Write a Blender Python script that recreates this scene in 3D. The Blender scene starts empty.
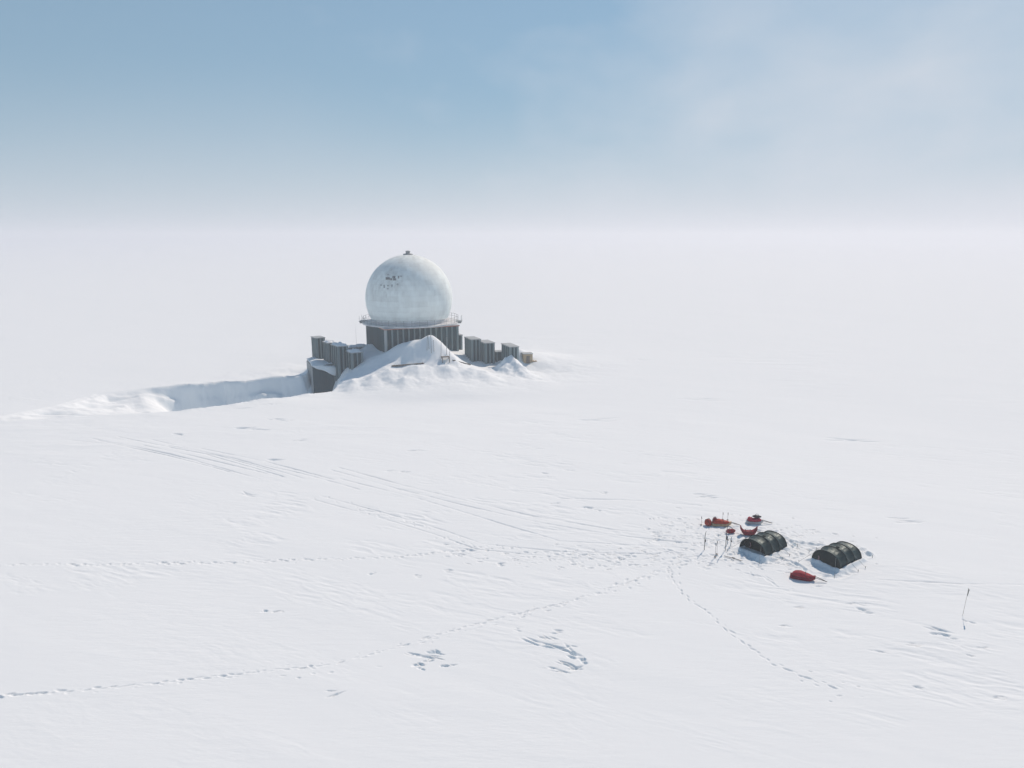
import bpy, bmesh, math, random
import numpy as np
from mathutils import Vector, Matrix

random.seed(7)
C = bpy.context.scene.collection
PI = math.pi
R = math.radians

# ------------------------------------------------------------------ camera numbers
F = 710.0                      # focal length in pixels of a 1024 wide frame
HORIZON = 236.0
PITCH = math.atan((384 - HORIZON) / F)
HC = 25.0                      # drone height over the camp
SUN_AZ, SUN_EL = R(33), R(42)  # azimuth measured from +Y towards +X


def ray(u, v):
    a, b = (u - 512) / F, (384 - v) / F
    return np.array([a, math.cos(PITCH) + b * math.sin(PITCH), -math.sin(PITCH) + b * math.cos(PITCH)])


def P(u, v, Y):
    """photo pixel -> world point at depth Y"""
    d = ray(u, v)
    return Vector((d[0] / d[1] * Y, Y, HC + d[2] / d[1] * Y))


def sm(a, b, x):
    t = np.clip((x - a) / (b - a), 0, 1)
    return t * t * (3 - 2 * t)


def base(x, y):
    r = np.hypot(x, y)
    return -1.0 * sm(57, 116, r) - 2.2 * sm(116, 150, r) * (1 - sm(-62, 22, x)) - 2.0 * sm(300, 900, r)


def G(u, v):
    """photo pixel -> world point on the undisturbed snow"""
    d = ray(u, v)
    z = 0.0
    for _ in range(30):
        t = (z - HC) / d[2]
        z = float(base(d[0] * t, d[1] * t))
    return Vector((d[0] * t, d[1] * t, z))


# ------------------------------------------------------------------ numpy noise
def _hash(ix, iy, seed):
    h = (ix.astype(np.int64) * 374761393 + iy.astype(np.int64) * 668265263 + seed * 974711) & 0xFFFFFFFF
    h = ((h ^ (h >> 13)) * 1274126177) & 0xFFFFFFFF
    h = h ^ (h >> 16)
    return (h & 0xFFFF).astype(np.float64) / 65535.0


def vnoise(x, y, seed):
    ix, iy = np.floor(x), np.floor(y)
    fx, fy = x - ix, y - iy
    fx = fx * fx * fx * (fx * (fx * 6 - 15) + 10)
    fy = fy * fy * fy * (fy * (fy * 6 - 15) + 10)
    a, b = _hash(ix, iy, seed), _hash(ix + 1, iy, seed)
    c, d = _hash(ix, iy + 1, seed), _hash(ix + 1, iy + 1, seed)
    return (a + (b - a) * fx) * (1 - fy) + (c + (d - c) * fx) * fy


def fbm(x, y, seed, octaves=4):
    s, amp, tot = 0, 1.0, 0
    for k in range(octaves):
        s = s + amp * vnoise(x * 2 ** k + 13.7 * k, y * 2 ** k - 7.3 * k, seed + k)
        tot += amp
        amp *= 0.5
    return s / tot - 0.5


# ------------------------------------------------------------------ materials
def principled(name, col, rough=0.6, metal=0.0, spec=0.5):
    m = bpy.data.materials.new(name)
    m.use_nodes = True
    b = m.node_tree.nodes['Principled BSDF']
    b.inputs['Base Color'].default_value = (*col, 1)
    b.inputs['Roughness'].default_value = rough
    b.inputs['Metallic'].default_value = metal
    b.inputs['Specular IOR Level'].default_value = spec
    return m, m.node_tree, b


def mottled(name, c1, c2, scale=2.0, rough=0.6, metal=0.0, spec=0.5, stretch=(1, 1, 1), bump=0.0, bscale=8.0):
    """two tones of one material, mixed by noise"""
    m, nt, b = principled(name, c1, rough, metal, spec)
    tc = nt.nodes.new('ShaderNodeTexCoord')
    mp = nt.nodes.new('ShaderNodeMapping')
    mp.inputs['Scale'].default_value = stretch
    n = nt.nodes.new('ShaderNodeTexNoise')
    n.inputs['Scale'].default_value = scale
    n.inputs['Detail'].default_value = 6
    rp = nt.nodes.new('ShaderNodeValToRGB')
    rp.color_ramp.elements[0].position = 0.35
    rp.color_ramp.elements[0].color = (*c1, 1)
    rp.color_ramp.elements[1].position = 0.65
    rp.color_ramp.elements[1].color = (*c2, 1)
    L = nt.links.new
    L(tc.outputs['Object'], mp.inputs['Vector'])
    L(mp.outputs['Vector'], n.inputs['Vector'])
    L(n.outputs['Fac'], rp.inputs['Fac'])
    L(rp.outputs['Color'], b.inputs['Base Color'])
    if bump:
        n2 = nt.nodes.new('ShaderNodeTexNoise')
        n2.inputs['Scale'].default_value = bscale
        n2.inputs['Detail'].default_value = 4
        bp = nt.nodes.new('ShaderNodeBump')
        bp.inputs['Strength'].default_value = bump
        bp.inputs['Distance'].default_value = 0.05
        L(mp.outputs['Vector'], n2.inputs['Vector'])
        L(n2.outputs['Fac'], bp.inputs['Height'])
        L(bp.outputs['Normal'], b.inputs['Normal'])
    return m


def snow_material():
    m, nt, b = principled('snow', (0.80, 0.863, 0.895), 0.9, 0, 0.03)
    L = nt.links.new
    tc = nt.nodes.new('ShaderNodeTexCoord')
    mp = nt.nodes.new('ShaderNodeMapping')
    mp.inputs['Rotation'].default_value = (0, 0, R(24))
    mp.inputs['Scale'].default_value = (0.55, 2.2, 1)
    n = nt.nodes.new('ShaderNodeTexNoise')
    n.inputs['Scale'].default_value = 0.9
    n.inputs['Detail'].default_value = 9
    n.inputs['Roughness'].default_value = 0.62
    n2 = nt.nodes.new('ShaderNodeTexNoise')
    n2.inputs['Scale'].default_value = 0.06
    n2.inputs['Detail'].default_value = 3
    rp = nt.nodes.new('ShaderNodeMapRange')
    rp.inputs['From Min'].default_value = 0.4
    rp.inputs['From Max'].default_value = 0.65
    rp.inputs['To Min'].default_value = 0.08
    rp.inputs['To Max'].default_value = 0.4
    bp = nt.nodes.new('ShaderNodeBump')
    bp.inputs['Distance'].default_value = 0.12
    L(tc.outputs['Object'], mp.inputs['Vector'])
    L(mp.outputs['Vector'], n.inputs['Vector'])
    L(tc.outputs['Object'], n2.inputs['Vector'])
    L(n2.outputs['Fac'], rp.inputs['Value'])
    L(n.outputs['Fac'], bp.inputs['Height'])
    L(rp.outputs['Result'], bp.inputs['Strength'])
    L(bp.outputs['Normal'], b.inputs['Normal'])
    return m


def radome_material():
    m, nt, b = principled('radome_shell', (0.6, 0.62, 0.62), 0.7, 0, 0.12)
    L = nt.links.new
    N = nt.nodes.new

    def math_(op, *a):
        n = N('ShaderNodeMath')
        n.operation = op
        for i, x in enumerate(a):
            if isinstance(x, (int, float)):
                n.inputs[i].default_value = x
            else:
                L(x, n.inputs[i])
        return n.outputs[0]
    tc = N('ShaderNodeTexCoord')
    sx = N('ShaderNodeSeparateXYZ')
    L(tc.outputs['Object'], sx.inputs[0])
    x, y, z = sx.outputs
    lon = math_('ARCTAN2', y, x)
    rad = math_('SQRT', math_('ADD', math_('MULTIPLY', x, x), math_('MULTIPLY', y, y)))
    lat = math_('ARCTAN2', z, rad)
    row = math_('MULTIPLY', lat, 26 / PI)
    rowf = math_('FLOOR', row)
    col = math_('ADD', math_('MULTIPLY', lon, 34 / (2 * PI)), math_('MULTIPLY', rowf, 0.5))
    colf = math_('FLOOR', col)
    cx = N('ShaderNodeCombineXYZ')
    L(rowf, cx.inputs[0])
    L(colf, cx.inputs[1])
    wn = N('ShaderNodeTexWhiteNoise')
    wn.noise_dimensions = '2D'
    L(cx.outputs[0], wn.inputs['Vector'])
    fr = math_('FRACT', row)
    fc = math_('FRACT', col)
    seam = math_('MAXIMUM', math_('LESS_THAN', fr, 0.07), math_('LESS_THAN', fc, 0.035))
    n1 = N('ShaderNodeTexNoise')
    n1.inputs['Scale'].default_value = 0.35
    n1.inputs['Detail'].default_value = 7
    n1.inputs['Roughness'].default_value = 0.65
    mp = N('ShaderNodeMapping')
    mp.inputs['Scale'].default_value = (1.6, 1.6, 0.5)
    L(tc.outputs['Object'], mp.inputs[0])
    L(mp.outputs[0], n1.inputs['Vector'])
    v = math_('ADD', math_('MULTIPLY', n1.outputs['Fac'], 0.42), math_('MULTIPLY', wn.outputs['Value'], 0.10))
    v = math_('ADD', v, 0.60)
    v = math_('SUBTRACT', v, math_('MULTIPLY', seam, 0.04))
    dist_ = N('ShaderNodeVectorMath')
    dist_.operation = 'DISTANCE'
    L(tc.outputs['Object'], dist_.inputs[0])
    dist_.inputs[1].default_value = (-3.2, -7.4, 3.9)
    zone = math_('MAXIMUM', math_('SUBTRACT', 1.0, math_('DIVIDE', dist_.outputs['Value'], 6.5)), 0.0)
    n3 = N('ShaderNodeTexNoise')
    n3.inputs['Scale'].default_value = 0.9
    n3.inputs['Detail'].default_value = 8
    n3.inputs['Roughness'].default_value = 0.7
    L(mp.outputs[0], n3.inputs['Vector'])
    grime = math_('MULTIPLY', math_('MAXIMUM', math_('SUBTRACT', n3.outputs['Fac'], 0.42), 0.0), math_('MULTIPLY', zone, 1.1))
    v = math_('SUBTRACT', v, grime)
    rp = N('ShaderNodeCombineColor')
    L(math_('MULTIPLY', v, 0.90), rp.inputs[0])
    L(math_('MULTIPLY', v, 0.99), rp.inputs[1])
    L(math_('MULTIPLY', v, 0.985), rp.inputs[2])
    L(rp.outputs[0], b.inputs['Base Color'])
    bp = N('ShaderNodeBump')
    bp.inputs['Strength'].default_value = 0.5
    bp.inputs['Distance'].default_value = 0.05
    L(math_('SUBTRACT', wn.outputs['Value'], seam), bp.inputs['Height'])
    L(bp.outputs['Normal'], b.inputs['Normal'])
    return m


M = {
    'snow': snow_material(),
    'radome': radome_material(),
    'steel': mottled('painted_steel', (0.011, 0.056, 0.072), (0.026, 0.082, 0.102), 0.5, 0.6, 0.0, 0.2, (1, 1, 0.15)),
    'rib': mottled('pale_rib', (0.14, 0.21, 0.225), (0.22, 0.30, 0.32), 0.6, 0.6, 0.0, 0.2, (1, 1, 0.2)),
    'pale_steel': mottled('pale_steel', (0.30, 0.34, 0.35), (0.40, 0.44, 0.45), 0.5, 0.55, 0.0, 0.4, (1, 1, 0.2)),
    'deck': mottled('deck_paint', (0.45, 0.48, 0.5), (0.62, 0.64, 0.66), 0.6, 0.6),
    'red_trim': mottled('red_trim', (0.34, 0.12, 0.09), (0.44, 0.22, 0.17), 1.5, 0.6),
    'rail': mottled('rail_steel', (0.22, 0.25, 0.26), (0.3, 0.33, 0.34), 2, 0.5),
    'dark': mottled('dark_hole', (0.12, 0.14, 0.15), (0.27, 0.30, 0.31), 3, 0.8),
    'stain': mottled('grey_patch', (0.30, 0.34, 0.36), (0.44, 0.48, 0.50), 3, 0.7),
    'tan': mottled('plywood', (0.40, 0.31, 0.19), (0.48, 0.38, 0.25), 1.5, 0.7, 0, 0.3, (1, 1, 6)),
    'wood': mottled('weathered_wood', (0.13, 0.12, 0.11), (0.22, 0.20, 0.18), 4, 0.8, 0, 0.3, (1, 6, 6)),
    'tent': mottled('green_nylon', (0.006, 0.021, 0.023), (0.011, 0.033, 0.035), 2.5, 0.46, 0, 0.3, (1, 1, 1), 0.5, 4),
    'tent_in': mottled('dark_nylon', (0.004, 0.014, 0.016), (0.008, 0.022, 0.024), 3, 0.6, 0, 0.2, (1, 1, 1), 0.4, 5),
    'sleeve': mottled('pole_sleeve', (0.008, 0.02, 0.021), (0.014, 0.03, 0.03), 4, 0.75, 0, 0.15),
    'red': mottled('red_canvas', (0.25, 0.012, 0.028), (0.34, 0.024, 0.042), 5, 0.7, 0, 0.15, (1, 1, 1), 0.5, 9),
    'dark_red': mottled('dark_red_canvas', (0.17, 0.010, 0.024), (0.25, 0.018, 0.034), 5, 0.7, 0, 0.15, (1, 1, 1), 0.5, 9),
    'orange_red': mottled('orange_red_canvas', (0.34, 0.035, 0.022), (0.43, 0.055, 0.034), 5, 0.7, 0, 0.15, (1, 1, 1), 0.5, 9),
    'crimson': mottled('crimson_canvas', (0.32, 0.018, 0.05), (0.40, 0.04, 0.075), 5, 0.7, 0, 0.15, (1, 1, 1), 0.5, 9),
    'hull_tan': mottled('tan_hull', (0.42, 0.28, 0.15), (0.5, 0.36, 0.22), 3, 0.4),
    'hull_grey': mottled('grey_hull', (0.35, 0.36, 0.38), (0.45, 0.46, 0.47), 3, 0.4),
    'charcoal': mottled('charcoal_fabric', (0.03, 0.033, 0.04), (0.06, 0.062, 0.07), 5, 0.7),
    'bamboo': mottled('bamboo', (0.30, 0.27, 0.22), (0.38, 0.35, 0.30), 9, 0.6),
    'black': mottled('black_plastic', (0.02, 0.022, 0.025), (0.035, 0.037, 0.04), 5, 0.5),
    'blue_ski': mottled('blue_ski_top', (0.08, 0.16, 0.25), (0.12, 0.22, 0.32), 5, 0.4),
    'ski_top': mottled('grey_ski_top', (0.09, 0.10, 0.11), (0.16, 0.17, 0.18), 5, 0.5),
    'line': mottled('guy_cord', (0.25, 0.26, 0.25), (0.32, 0.33, 0.32), 5, 0.6),
    'pink': mottled('pink_fabric', (0.22, 0.13, 0.15), (0.32, 0.20, 0.22), 5, 0.6),
}

for k_ in ('tent', 'sleeve'):                                     # cool silvery sheen of coated nylon
    M[k_].node_tree.nodes['Principled BSDF'].inputs['Specular Tint'].default_value = (0.5, 0.85, 0.95, 1)


# ------------------------------------------------------------------ mesh helpers
def obj(name, bm, mats, parent=None, smooth=False):
    me = bpy.data.meshes.new(name)
    bmesh.ops.recalc_face_normals(bm, faces=bm.faces)
    bm.to_mesh(me)
    bm.free()
    for m in (mats if isinstance(mats, (list, tuple)) else [mats]):
        me.materials.append(M[m])
    if smooth:
        me.polygons.foreach_set('use_smooth', [True] * len(me.polygons))
    o = bpy.data.objects.new(name, me)
    C.objects.link(o)
    if parent is not None:
        o.parent = parent
    return o


def thing(name, label, cat, loc=(0, 0, 0), rotz=0.0, group=None):
    o = bpy.data.objects.new(name, None)
    o.empty_display_size = 0.3
    C.objects.link(o)
    o.location = loc
    o.rotation_euler = (0, 0, rotz)
    tag(o, label, cat, group)
    return o


def tag(o, label, cat, group=None):
    o['label'] = label
    o['category'] = cat
    if group:
        o['group'] = group
    return o


def copy_tree(src, loc, rot=(0, 0, 0), label=None):
    r = src.copy()
    C.objects.link(r)
    r.location = loc
    r.rotation_euler = rot
    if label:
        r['label'] = label
    for ch in list(src.children):
        c = ch.copy()
        C.objects.link(c)
        c.parent = r
        for g in list(ch.children):
            d = g.copy()
            C.objects.link(d)
            d.parent = c
    return r


def box(bm, x0, x1, y0, y1, z0, z1, mi=0):
    v = [bm.verts.new(p) for p in ((x0, y0, z0), (x1, y0, z0), (x1, y1, z0), (x0, y1, z0),
                                   (x0, y0, z1), (x1, y0, z1), (x1, y1, z1), (x0, y1, z1))]
    for q in ((0, 3, 2, 1), (4, 5, 6, 7), (0, 1, 5, 4), (1, 2, 6, 5), (2, 3, 7, 6), (3, 0, 4, 7)):
        f = bm.faces.new([v[i] for i in q])
        f.material_index = mi


def tube(bm, pts, rad, n=8, mi=0, cap=True):
    pts = [Vector(p) for p in pts]
    rads = rad if isinstance(rad, (list, tuple)) else [rad] * len(pts)
    rings = []
    prev = None
    for i, p in enumerate(pts):
        t = (pts[min(i + 1, len(pts) - 1)] - pts[max(i - 1, 0)]).normalized()
        ref = prev if prev is not None else (Vector((1, 0, 0)) if abs(t.z) > 0.9 else Vector((0, 0, 1)))
        a = (ref - t * ref.dot(t))
        if a.length < 1e-6:
            a = t.orthogonal()
        a.normalize()
        b = t.cross(a)
        prev = a
        rings.append([bm.verts.new(p + (a * math.cos(k * 2 * PI / n) + b * math.sin(k * 2 * PI / n)) * rads[i]) for k in range(n)])
    for r0, r1 in zip(rings, rings[1:]):
        for k in range(n):
            f = bm.faces.new((r0[k], r0[(k + 1) % n], r1[(k + 1) % n], r1[k]))
            f.material_index = mi
    if cap:
        for r in (rings[0], rings[-1]):
            f = bm.faces.new(r)
            f.material_index = mi


def lathe(bm, prof, n=64, mi=0, a0=0.0, a1=2 * PI):
    """prof: (radius, z) from bottom to top"""
    full = abs(a1 - a0 - 2 * PI) < 1e-6
    m = n if full else n + 1
    rings = []
    for r, z in prof:
        if r < 1e-6:
            rings.append([bm.verts.new((0, 0, z))] * m)
        else:
            rings.append([bm.verts.new((r * math.cos(a0 + (a1 - a0) * k / n), r * math.sin(a0 + (a1 - a0) * k / n), z)) for k in range(m)])
    for r0, r1 in zip(rings, rings[1:]):
        for k in range(n):
            j = (k + 1) % m
            q = []
            for v in (r0[k], r0[j], r1[j], r1[k]):
                if v not in q:
                    q.append(v)
            if len(q) > 2:
                bm.faces.new(q).material_index = mi


def loft(bm, secs, n=16, power=2.4, mi=0, noise=0.0, seed=1):
    """secs: (x, half width, z bottom, z top[, y offset]) -> closed rounded body along X"""
    rnd = random.Random(seed)
    rings = []
    for s in secs:
        x, w, z0, z1 = s[:4]
        yo = s[4] if len(s) > 4 else 0
        ring = []
        for k in range(n):
            t = 2 * PI * k / n
            c, si = math.cos(t), math.sin(t)
            cy = math.copysign(abs(c) ** (2 / power), c)
            cz = math.copysign(abs(si) ** (2 / power), si)
            j = 1 + noise * (rnd.random() - 0.5)
            ring.append(bm.verts.new((x + noise * 0.2 * (rnd.random() - 0.5), yo + w * cy * j, (z0 + z1) / 2 + (z1 - z0) / 2 * cz * j)))
        rings.append(ring)
    for r0, r1 in zip(rings, rings[1:]):
        for k in range(n):
            bm.faces.new((r0[k], r0[(k + 1) % n], r1[(k + 1) % n], r1[k])).material_index = mi
    bm.faces.new(rings[0]).material_index = mi
    bm.faces.new(rings[-1]).material_index = mi


def subdiv(o, levels=1):
    md = o.modifiers.new('subdivision', 'SUBSURF')
    md.levels = md.render_levels = levels
    return o


# ------------------------------------------------------------------ the snow field
# fan of rows and columns round the drone's foot point, dense where the photo looks, coarse elsewhere
def rows():
    vs = list(np.arange(800, 470, -0.5)) + list(np.arange(470, 360, -0.3)) + list(np.arange(360, 300, -0.5)) + list(np.arange(300, 246, -1.0))
    rs = []
    for v in vs:
        d = ray(512, v)
        rs.append(HC * 1.04 * d[1] / -d[2])
    rs = [1.0, 6.0, 12.0, 18.0, 22.0, 25.0] + [r for r in rs if r > 26.0]
    r = rs[-1]
    while r < 6000:
        r *= 1.12
        rs.append(r)
    return np.array(rs)


RR = rows()
fine = np.radians(np.arange(-41, 41.001, 0.062))
coarse = np.radians(np.arange(43, 317.1, 2.0))
TH = np.concatenate([fine, coarse])
NR, NT = len(RR), len(TH)
RG, TG = np.meshgrid(RR, TH, indexing='ij')
X = RG * np.sin(TG)
Y = RG * np.cos(TG)
Z = base(X, Y)
near = np.exp(-(RG / 260.0) ** 2)
Z += 0.35 * fbm(X / 34, Y / 34, 11, 3) * sm(20, 45, RG)
nf = len(fine)

# ---- drift round the station: points read from the photo, each with its depth
ctrl = [  # u, v, depth
    (314, 364, 143.5), (322, 367, 142), (331, 372, 140), (340, 375, 138.5),
    (318, 361, 146.5), (330, 366, 144), (341, 369, 141), (354, 368, 138.8), (362, 362, 140),
    (366, 345, 150), (372, 351, 146), (380, 353, 142.5), (388, 351, 140.5),
    (398, 346, 139), (413, 341, 137), (424, 338, 136), (430, 336.5, 135), (437, 340, 134.5), (446, 348, 134.5), (454, 355, 136), (461, 361, 139),
    (374, 362, 136), (392, 358, 135), (408, 352, 134),
    (400, 366, 131), (418, 364, 130), (440, 363, 130), (450, 362, 131), (380, 368, 131), (365, 373, 131), (352, 377, 130),
    (405, 371, 127), (430, 371, 127), (455, 370, 128), (385, 374, 127),
    (342, 386, 124), (360, 384, 123), (400, 381, 123), (450, 379, 124), (490, 378, 126), (525, 377, 129),
    (335, 392, 120.5), (400, 389, 117.5), (460, 388, 117.5),
    (470, 361, 141.5), (486, 363, 140.5), (498, 363, 141), (478, 368, 134),
    (500, 371, 136), (519, 371, 136), (510, 371, 137), (510, 373, 133.5),
    (520, 352, 144), (527, 361, 143), (534, 363, 142), (538, 371, 138.5),
]
cp = np.array([P(*c) for c in ctrl])
res = cp[:, 2] - base(cp[:, 0], cp[:, 1])
anchor = []
for a in np.linspace(0, 2 * PI, 28, endpoint=False):
    anchor.append((-20 + 52 * math.cos(a), 141 + 34 * math.sin(a)))
for (ax, ay) in [(-30, 165), (-15, 168), (0, 165), (-42, 160), (12, 158), (-42.5, 143), (-43.5, 147), (-44, 151), (-42, 154), (-48, 150), (-46, 142), (-52, 143)]:
    anchor.append((ax, ay))
pts = np.vstack([cp[:, :2], np.array(anchor)])
val = np.concatenate([res, np.zeros(len(anchor))])
CC = 1.0


def kern(d2):
    return -np.sqrt(d2 + CC * CC)


D2 = ((pts[:, None, :] - pts[None, :, :]) ** 2).sum(-1)
wts = np.linalg.solve(kern(D2) - 0.15 * np.eye(len(pts)), val)


def drift(x, y):
    s = np.zeros_like(x)
    for (px, py), w in zip(pts, wts):
        s += w * kern((x - px) ** 2 + (y - py) ** 2)
    m = 1 - sm(0.8, 1.0, np.sqrt(((x + 20) / 52) ** 2 + ((y - 141) / 34) ** 2))
    return s * m


reg = (np.abs(X + 20) < 53) & (np.abs(Y - 141) < 36)
xr, yr = X[reg], Y[reg]
Z[reg] += drift(xr, yr) + (0.45 * fbm(xr / 3.2, yr / 3.2, 5, 4) + 0.35 * np.abs(fbm(xr / 5.5, yr / 5.5, 15, 3))) * (1 - sm(0.4, 0.95, np.sqrt(((xr + 20) / 52) ** 2 + ((yr - 141) / 34) ** 2)))

# pointed drift against the farthest housing, and low wind lumps in front of the station
for (u, v, Yd, h, w, p) in [(510.5, 371, 137.0, 3.0, 3.6, 1.8), (505, 371, 136, 1.2, 2.6, 1.5), (517, 371, 137, 1.0, 2.4, 1.5), (498, 374, 135, .7, 2.8, 1.5),
                            (352, 381, 124.5, .7, 2.6, 1.4), (372, 380, 125, .8, 3.0, 1.5), (418, 376, 127, .7, 3.2, 1.5), (448, 373, 128, .6, 2.6, 1.4), (486, 375, 128, .7, 3.2, 1.5), (525, 374, 133, .6, 2.6, 1.5), (455, 364, 132, .7, 2.2, 1.4), (412, 352, 134, .6, 2.6, 1.3), (389, 377, 126.5, .9, 2.6, 1.6), (404, 386, 122.5, .8, 2.6, 1.6), (470, 372, 129, .6, 3, 1.6)]:
    c_ = P(u, v, Yd)
    dx_, dy_ = X[reg] - c_.x, Y[reg] - c_.y
    q_ = np.hypot(np.abs(dx_ + .25 * dy_), dy_ * np.where(dy_ < 0, .38, .9)) / (w * (1 + .5 * fbm(X[reg] / 1.7, Y[reg] / 1.7, 71, 3)))
    Z[reg] += h * np.maximum(0, 1 - q_) ** p

Z[reg] += 0.22 * (0.25 - np.abs(fbm(xr / 1.6, yr / 2.4, 73, 4))) * (1 - sm(0.3, 0.75, np.sqrt(((xr + 22) / 52) ** 2 + ((yr - 136) / 34) ** 2)))

# ---- wind scoop left of the station
crest_px = [(-60, 425), (0, 422), (55, 418), (120, 414.5), (185, 410), (240, 403), (285, 396.5), (312, 392.8), (330, 390), (350, 380)]
poly = [G(u, v) for u, v in crest_px]
poly = [(p.x, p.y) for p in poly]
poly += [(p.x, p.y) for p in (P(352, 378, 139), P(340, 380, 147), P(316, 380, 150), P(309, 377, 147))]
rim_px = [(303, 377), (285, 378), (262, 380), (240, 381.7), (222, 382), (200, 384.5), (180, 385.5), (163, 387), (130, 389.5), (92, 394), (58, 405), (0, 416), (-60, 421)]
poly += [(p.x, p.y) for p in (G(u, v) for u, v in rim_px)]
poly = np.array(poly)


def inside_dist(x, y, poly):
    n = len(poly)
    ins = np.zeros(x.shape, bool)
    d = np.full(x.shape, 1e9)
    for i in range(n):
        ax, ay = poly[i]
        bx, by = poly[(i + 1) % n]
        ins ^= ((ay > y) != (by > y)) & (x < (bx - ax) * (y - ay) / (by - ay + 1e-12) + ax)
        t = np.clip(((x - ax) * (bx - ax) + (y - ay) * (by - ay)) / ((bx - ax) ** 2 + (by - ay) ** 2), 0, 1)
        d = np.minimum(d, np.hypot(x - ax - t * (bx - ax), y - ay - t * (by - ay)))
    return ins, d


reg = (X > -105) & (X < -26) & (Y > 95) & (Y < 158)
xr, yr = X[reg], Y[reg]
azu = 512 + F * xr / yr / 1.02
wob = 2.2 * fbm(xr / 5, yr / 5, 31, 4)
ins, dist = inside_dist(xr + wob, yr + 0.8 * wob, poly)
left = 1 - sm(148, 196, azu - (yr - 118) * -1.2)      # 1 on the gentle sunlit bank
right = sm(318, 350, azu)
wall = np.clip(dist / 3.0, 0, 1)
dist = np.where(ins, np.maximum(0, dist + 1.1 * fbm(xr / 3.4, yr / 3.4, 87, 3) * sm(0.2, 1.2, dist)), dist)
wall = 0.45 * sm(0, 1.1, dist) + 0.55 * sm(1.2, 3.4, dist + 1.6 * fbm(xr / 6, yr / 6, 77, 2))   # two steps with a ledge
bank = 0.8 * sm(-6, 17, dist) - 0.8 * sm(-6, 17, 0)
dz = -(5.6 + 2.6 * sm(250, 315, azu)) * (wall * (1 - left) + np.maximum(0, bank) * left) * (1 - right)
ca2, sa2 = math.cos(R(38)), math.sin(R(38))
fa, fb = xr * ca2 + yr * sa2, -xr * sa2 + yr * ca2
flute = np.abs(fbm(fa / 14.0, fb / 2.6, 41, 3)) * 2.0
dz -= left * flute * sm(0.3, 3, dist) * 1.3
dz += (1 - left) * 0.7 * fbm(xr / 3.0, yr / 1.6, 43, 3) * sm(0.3, 1.5, dist) * (1 - right)
Z[reg] += np.where(ins, dz, 0.0)
# small raised lip along the crest
Z[reg] += np.where(ins, 0, (0.2 + 0.5 * fbm(xr / 2.5, yr / 2.5, 81, 3)) * np.exp(-(dist / 1.5) ** 2) * (1 - right) * (1 - left))

# ---- wind-packed texture (sastrugi)
ca, sa = math.cos(R(-22)), math.sin(R(-22))
U = X * ca + Y * sa
V = -X * sa + Y * ca
patch = sm(0.0, 0.16, fbm(X / 16, Y / 16, 3, 3))
camp = G(770, 545)
mid = np.exp(-(((X - G(520, 520).x) / 26) ** 2 + ((Y - G(520, 520).y) / 20) ** 2))
rgt = np.exp(-(((X - G(930, 640).x) / 9) ** 2 + ((Y - G(930, 640).y) / 9) ** 2))
warp = 2.5 * fbm(X / 7, Y / 7, 51, 3)
amp = 0.009 + 0.045 * patch * sm(40, 64, RG) + 0.070 * mid + 0.085 * rgt
ridged = 0.5 - np.abs(fbm((U + warp) / 2.4, (V + 0.6 * warp) / 0.6, 21, 5)) * 2.2
thr = sm(0.05, 0.3, fbm((U + warp) / 5, V / 2.2, 57, 3) + 0.12)
Z += amp * (0.7 + RG / 110.0) * near * (ridged - 0.3) * 0.75 * thr * sm(24, 30, RG)
Z += 0.06 * near * fbm(U / 12.0, V / 3.4, 23, 3)
far_streak = 0.5 - np.abs(fbm((X + warp) / 11.0, (Y + warp) / 4.2, 61, 4)) * 2.4
Z += 0.16 * sm(75, 130, RG) * np.exp(-(RG / 300.0) ** 2) * far_streak * sm(-0.05, 0.2, fbm(X / 30, Y / 22, 63, 3) + .05)

# ---- dents: footprints, ski lines, wind scoops
def window(px, py, rad):
    r0, t0 = math.hypot(px, py), math.atan2(px, py)
    i0, i1 = np.searchsorted(RR, [r0 - rad, r0 + rad])
    j0, j1 = np.searchsorted(fine, [t0 - rad / r0, t0 + rad / r0])
    return slice(i0, i1), slice(j0, j1)


def dent(px, py, ang, ln, wd, dp, rim=0.12, sharp=2.0):
    si, sj = window(px, py, max(ln, wd) * 2.2)
    x, y = X[si, sj] - px, Y[si, sj] - py
    if x.size == 0:
        return
    c, s = math.cos(ang), math.sin(ang)
    a, b = (x * c + y * s) / ln, (-x * s + y * c) / wd
    q = np.sqrt(a * a + b * b)
    Z[si, sj] += -dp * np.exp(-q ** (2 * sharp)) + rim * dp * np.exp(-((q - 1.35) / 0.35) ** 2)


def path_px(px, step):
    pp = [G(*p) for p in px]
    out = []
    carry = 0.0
    for a, b in zip(pp, pp[1:]):
        d = (b - a)
        L = d.length
        t = carry
        while t < L:
            p = a + d * (t / L)
            out.append((p.x, p.y, math.atan2(d.y, d.x)))
            t += step
        carry = t - L
    return out


rnd = random.Random(3)


def footprints(px, step=0.75, side=0.17, size=1.0, depth=0.13, jit=0.1, drop=0.0, lng=1.0):
    for k, (x, y, a) in enumerate(path_px(px, step)):
        if rnd.random() < drop:
            continue
        s = side * (1 if k % 2 else -1) + rnd.gauss(0, jit * 0.5)
        dent(x - math.sin(a) * s + rnd.gauss(0, jit * .4), y + math.cos(a) * s + rnd.gauss(0, jit * .4), a + rnd.gauss(0, .2),
             0.15 * lng * size * rnd.uniform(.6, 1.4), 0.07 * size * rnd.uniform(.7, 1.3), depth * rnd.uniform(.1, .7) * (.6 + .8 * vnoise(np.array(x / 3.), np.array(y / 3.), 8)))


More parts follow.
